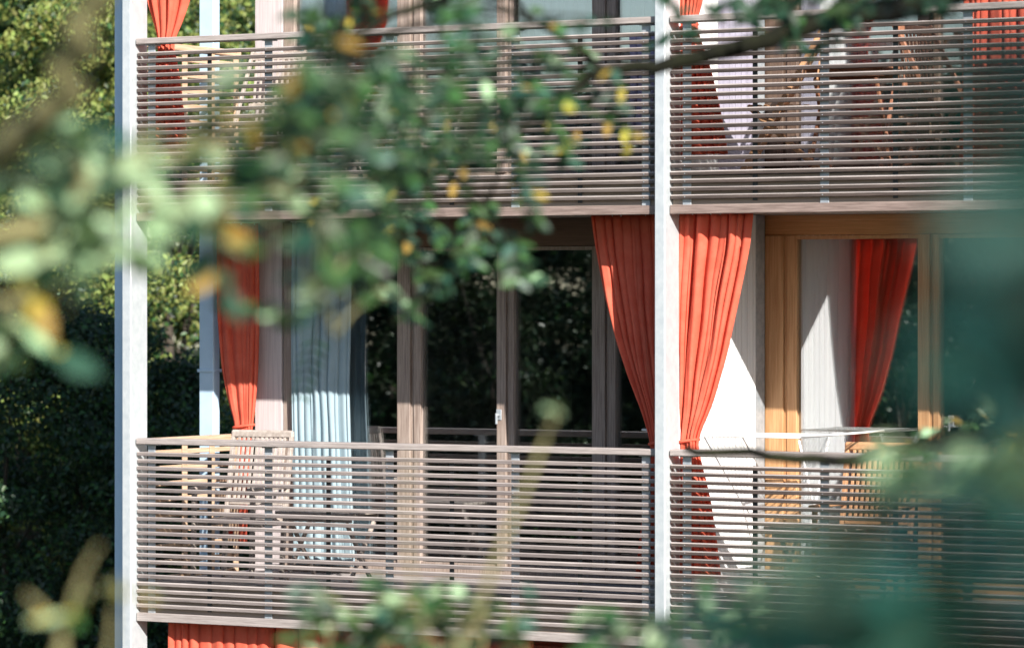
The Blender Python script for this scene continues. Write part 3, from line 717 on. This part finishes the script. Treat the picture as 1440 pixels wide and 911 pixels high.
# 2. tree left of the view, close and bright
d = 7.2; bs = ad(-420, HY, d); bs = Vector((bs.x, bs.y, gz(bs.x, bs.y)))
T = Bough('locust_tree', 'very blurred pale green branch close to the lens at the upper left', 'tree', bs, 102, 'olive_bark')
A0 = T.limb([bs+Vector((0,0,-.3)), bs+Vector((.03,.02,1)), ad(-400,300,d), ad(-380,-300,d)], .09, .04, 12)
A1 = T.limb([ad(-400,420,d), ad(-200,330,d), ad(0,215,d-.6), ad(75,150,d-.8), ad(112,60,d-.9), ad(135,-60,d-1)], .035, .02, 10)
A2 = T.limb([ad(-390,340,d), ad(-150,350,d), ad(60,320,d), ad(200,290,d+.2), ad(330,280,d+.6), ad(450,240,d+1.6)], .022, .005, 8)
A3 = T.limb([ad(60,320,d), ad(150,240,d), ad(280,210,d+.3), ad(400,130,d+1)], .010, .004, 8)
A4 = T.limb([ad(-300,420,d), ad(-100,440,d), ad(20,420,d), ad(90,400,d)], .014, .004, 8)
A5 = T.limb([ad(330,280,d+.6), ad(400,330,d+1), ad(440,400,d+1.4), ad(470,470,d+1.6)], .006, .003, 8)
AN = A1+A2+A3+A4+A5
pale = (.18,.02,.06,.70,.04); mid = (.55,.15,.2,.05,.05)
for u, v, r, n, w, dd in ((100,260,.05,4,pale,0),(160,300,.06,5,pale,0),(150,330,.05,4,pale,0),(230,290,.06,4,pale,.2),(60,350,.06,4,pale,0),(20,300,.05,3,mid,0),(40,180,.04,2,mid,0),(300,240,.07,4,pale,.4),(260,200,.08,4,mid,.4),(330,300,.07,4,mid,.5),(380,220,.10,6,mid,1),(400,280,.09,5,mid,1),(450,220,.10,5,mid,1.4),(450,300,.08,4,pale,1.4),(110,400,.05,3,pale,0),(40,430,.05,2,mid,0),(20,470,.04,2,pale,0),(380,150,.09,4,mid,1),(420,110,.08,3,mid,1.2),(470,170,.1,4,mid,1.5),(430,390,.05,3,(.3,.1,.3,.3,0),1.5),(400,450,.04,2,(.3,.1,.4,.2,0),1.5),(470,430,.05,3,mid,1.6),(520,420,.05,2,mid,1.8),(340,340,.06,3,mid,.7),(200,240,.05,2,mid,.3),(90,200,.05,2,mid,0),(20,250,.05,3,pale,0),(490,350,.07,3,mid,1.6)):
    T.blob(ad(u, v, d+dd), r*1.5, max(1, int(n*.6)), .085, w, AN, .17, .06)
for u, v in ((60,410),(25,350),(58,430)):
    p = ad(u, v, d); 
    for _ in range(2): T.leaf(p, Vector((rg.uniform(-.3,.3),0,-1)), Vector((.8,-.8,.3)), .085, 4)
T.done(LM)
LT = ('leaf_mid','leaf_dark','leaf_teal','leaf_pale','leaf_yellow')
# 3. shrub at the lower right, near, in the shade
d = 3.0; bs = ad(1500, HY, d); bs = Vector((bs.x, bs.y, gz(bs.x, bs.y)))
T = Bough('shrub', 'very blurred teal green shrub close to the lens at the lower right', 'shrub', bs, 103, 'bark')
A = []
for u, v in ((1500,560),(1400,640),(1300,760),(1200,820),(1100,880),(1440,250),(1560,500)):
    A += T.limb([bs+Vector((0,0,-.1)), bs.lerp(ad(u,v,d),.55)+Vector((0,0,.1)), ad(u,v,d)], .012, .004, 7)
tw = (.15,.10,.65,.08,.02)
for u, v, r, n, dd in ((1180,870,.07,8,0),(1250,800,.07,8,0),(1330,760,.07,8,0),(1400,820,.08,10,0),(1300,870,.08,10,0),(1420,720,.06,6,0),(1250,890,.08,8,0),(1100,900,.05,4,0),(1350,900,.08,9,0),(1240,740,.04,3,0),(1050,880,.04,3,.5),(1190,800,.04,3,0),(1440,900,.08,8,0),(1430,600,.04,2,0),(1160,840,.04,3,0),(1120,850,.05,8,0),(1200,900,.07,10,0),(1290,840,.07,8,0),(1370,870,.07,8,0),(1440,800,.06,6,0),(1060,905,.05,5,0),(1390,740,.05,4,0)):
    T.blob(ad(u, v, d+dd), r*1.2, max(1,int(n*.3)), .05, tw, A, .08, .03)
for u, v, r, n in ((1330,660,.04,3),(1290,690,.035,3),(1380,670,.035,2),(1420,650,.03,2),(1300,640,.03,1)):
    T.blob(ad(u, v, 5.4), r, n, .05, (.4,0,.1,.5,0), A, .09, .035)
T.done(LT)
# 4. hanging spray at the upper right, very near
d = 2.0; bs = ad(1900, HY, d); bs = Vector((bs.x, bs.y, gz(bs.x, bs.y)))
T = Bough('young_tree', 'out of focus dark teal leaves of a young tree at the right edge', 'tree', bs, 104, 'bark')
A = T.limb([bs+Vector((0,0,-.2)), ad(1880,600,d), ad(1850,200,d), ad(1800,-200,d)], .03, .012, 9)
A += T.limb([ad(1860,200,d), ad(1650,120,d), ad(1480,130,d), ad(1400,90,d)], .006, .002, 6)
A += T.limb([ad(1870,520,d), ad(1650,400,d), ad(1450,330,d), ad(1380,330,d)], .006, .002, 6)
for u, v, r, n in ((1410,110,.02,2),(1440,190,.02,2),(1370,280,.02,1),(1410,400,.02,1),(1380,500,.02,1),(1430,40,.02,1),(1440,300,.02,2),(1420,240,.02,1),(1445,470,.02,2),(1440,110,.02,2),(1400,570,.02,1),(1445,560,.02,1),(1360,420,.015,1)):
    T.blob(ad(u, v, d), r, n, .038, (.1,.2,.7,0,0), A, .06, .03)
T.done(LT)
# 5. low sprays along the bottom edge
d = 10.0; bs = ad(560, HY, d); bs = Vector((bs.x, bs.y, gz(bs.x, bs.y)))
T = Bough('shrub', 'light green leafy shrub tips at the bottom centre of the view', 'shrub', bs, 105, 'olive_bark')
A = []
for u, v in ((460,900),(520,860),(600,880),(680,890),(740,920)):
    A += T.limb([bs, bs.lerp(ad(u,v,d),.6)+Vector((0,0,.1)), ad(u,v,d)], .014, .004, 7)
for u, v, r, n in ((470,870,.09,4),(530,880,.1,5),(600,880,.1,5),(560,850,.06,2),(660,890,.1,4),(720,900,.08,3),(500,905,.1,4),(640,905,.1,4)):
    T.blob(ad(u, v, d), r, n, .06, (.52,.2,.2,.08,0), A, .16, .035)
T.done(LM)
d = 9.0; bs = ad(930, HY, d); bs = Vector((bs.x, bs.y, gz(bs.x, bs.y)))
T = Bough('shrub', 'green leafy shrub tips at the foot of the middle post', 'shrub', bs, 106, 'bark')
A = []
for u, v in ((880,890),(940,880),(1000,880),(1060,900)): A += T.limb([bs, bs.lerp(ad(u,v,d),.6)+Vector((0,0,.1)), ad(u,v,d)], .014, .004, 7)
for u, v, r, n in ((880,895,.06,3),(930,875,.06,3),(985,870,.07,4),(1040,885,.08,5),(960,905,.09,5),(860,910,.06,2),(1090,890,.07,4)):
    T.blob(ad(u, v, d), r, n, .055, (.4,.2,.25,.15,0), A, .14, .035)
T.done(LM)
# 6. bare olive stems: lower left and the pale stem before the lower railing
d = 7.0; bs = ad(60, HY, d); bs = Vector((bs.x, bs.y, gz(bs.x, bs.y)))
T = Bough('sapling', 'blurred olive twigs of a sapling at the bottom left', 'sapling', bs, 107, 'olive_bark')
A = T.limb([bs, ad(70,1150,d), ad(90,920,d), ad(60,860,d), ad(35,835,d)], .009, .004, 7)
A += T.limb([ad(70,960,d), ad(100,850,d), ad(125,790,d), ad(140,765,d)], .007, .003, 7)
A += T.limb([ad(90,1000,d), ad(150,920,d), ad(160,850,d), ad(165,810,d)], .006, .003, 7)
for u, v in ((110,840),(160,830),(90,885)): T.blob(ad(u, v, d), .04, 1, .04, (.5,0,0,.1,.4), A, .1, .06)
T.done(LM)
d = 8.0; bs = ad(640, HY, d); bs = Vector((bs.x, bs.y, gz(bs.x, bs.y)))
T = Bough('sapling', 'blurred pale yellowish stem rising before the lower left railing', 'sapling', bs, 108, 'olive_bark')
A = T.limb([bs, ad(640,1000,d), ad(672,860,d), ad(700,780,d), ad(735,700,d), ad(765,620,d), ad(780,585,d)], .009, .0045, 7)
A += T.limb([ad(640,1000,d), ad(590,860,d), ad(572,740,d), ad(575,640,d)], .005, .002, 7)
T.blob(ad(780,575,d), .02, 1, .03, (.3,0,0,.3,.4), A, .06, .04)
T.done(LM)
# 7. mossy branch in front of the lower right handrail
d = 14.5; bs = ad(2000, HY, d); bs = Vector((bs.x, bs.y, gz(bs.x, bs.y)))
T = Bough('alder_tree', 'thin mossy branch along the lower right handrail', 'tree', bs, 109, 'mossy_bark')
A = T.limb([bs+Vector((0,0,-.3)), bs+Vector((0,0,1.8)), ad(1990,300,d), ad(1980,-100,d)], .1, .05, 10)
A1 = T.limb([ad(1990,660,d), ad(1700,560,d), ad(1440,600,d), ad(1300,628,d), ad(1180,645,d), ad(1080,640,d), ad(965,632,d)], .034, .014, 8)
for u, v, r, n in ((1330,615,.06,3),(1390,600,.07,3),(1430,620,.08,4),(1250,625,.04,2),(1280,630,.04,2)):
    T.blob(ad(u, v, d), r, n, .05, (.5,.1,.1,.1,.2), A1, .12, .035)
T.done(LM)
# 8. unseen tree added behind the photographer so its crown shades the nearest leaves
p = CAM + RT*4.0 - FW*4.2
make_tree('unseen tree added behind the viewpoint to shade the nearest leaves', (p.x, p.y, .35), 6.0, 2.3, 9500, .12, 200, ('leaf_mid','leaf_dark'), (.5,.5), nclump=110, crown0=.42, csize=.5)
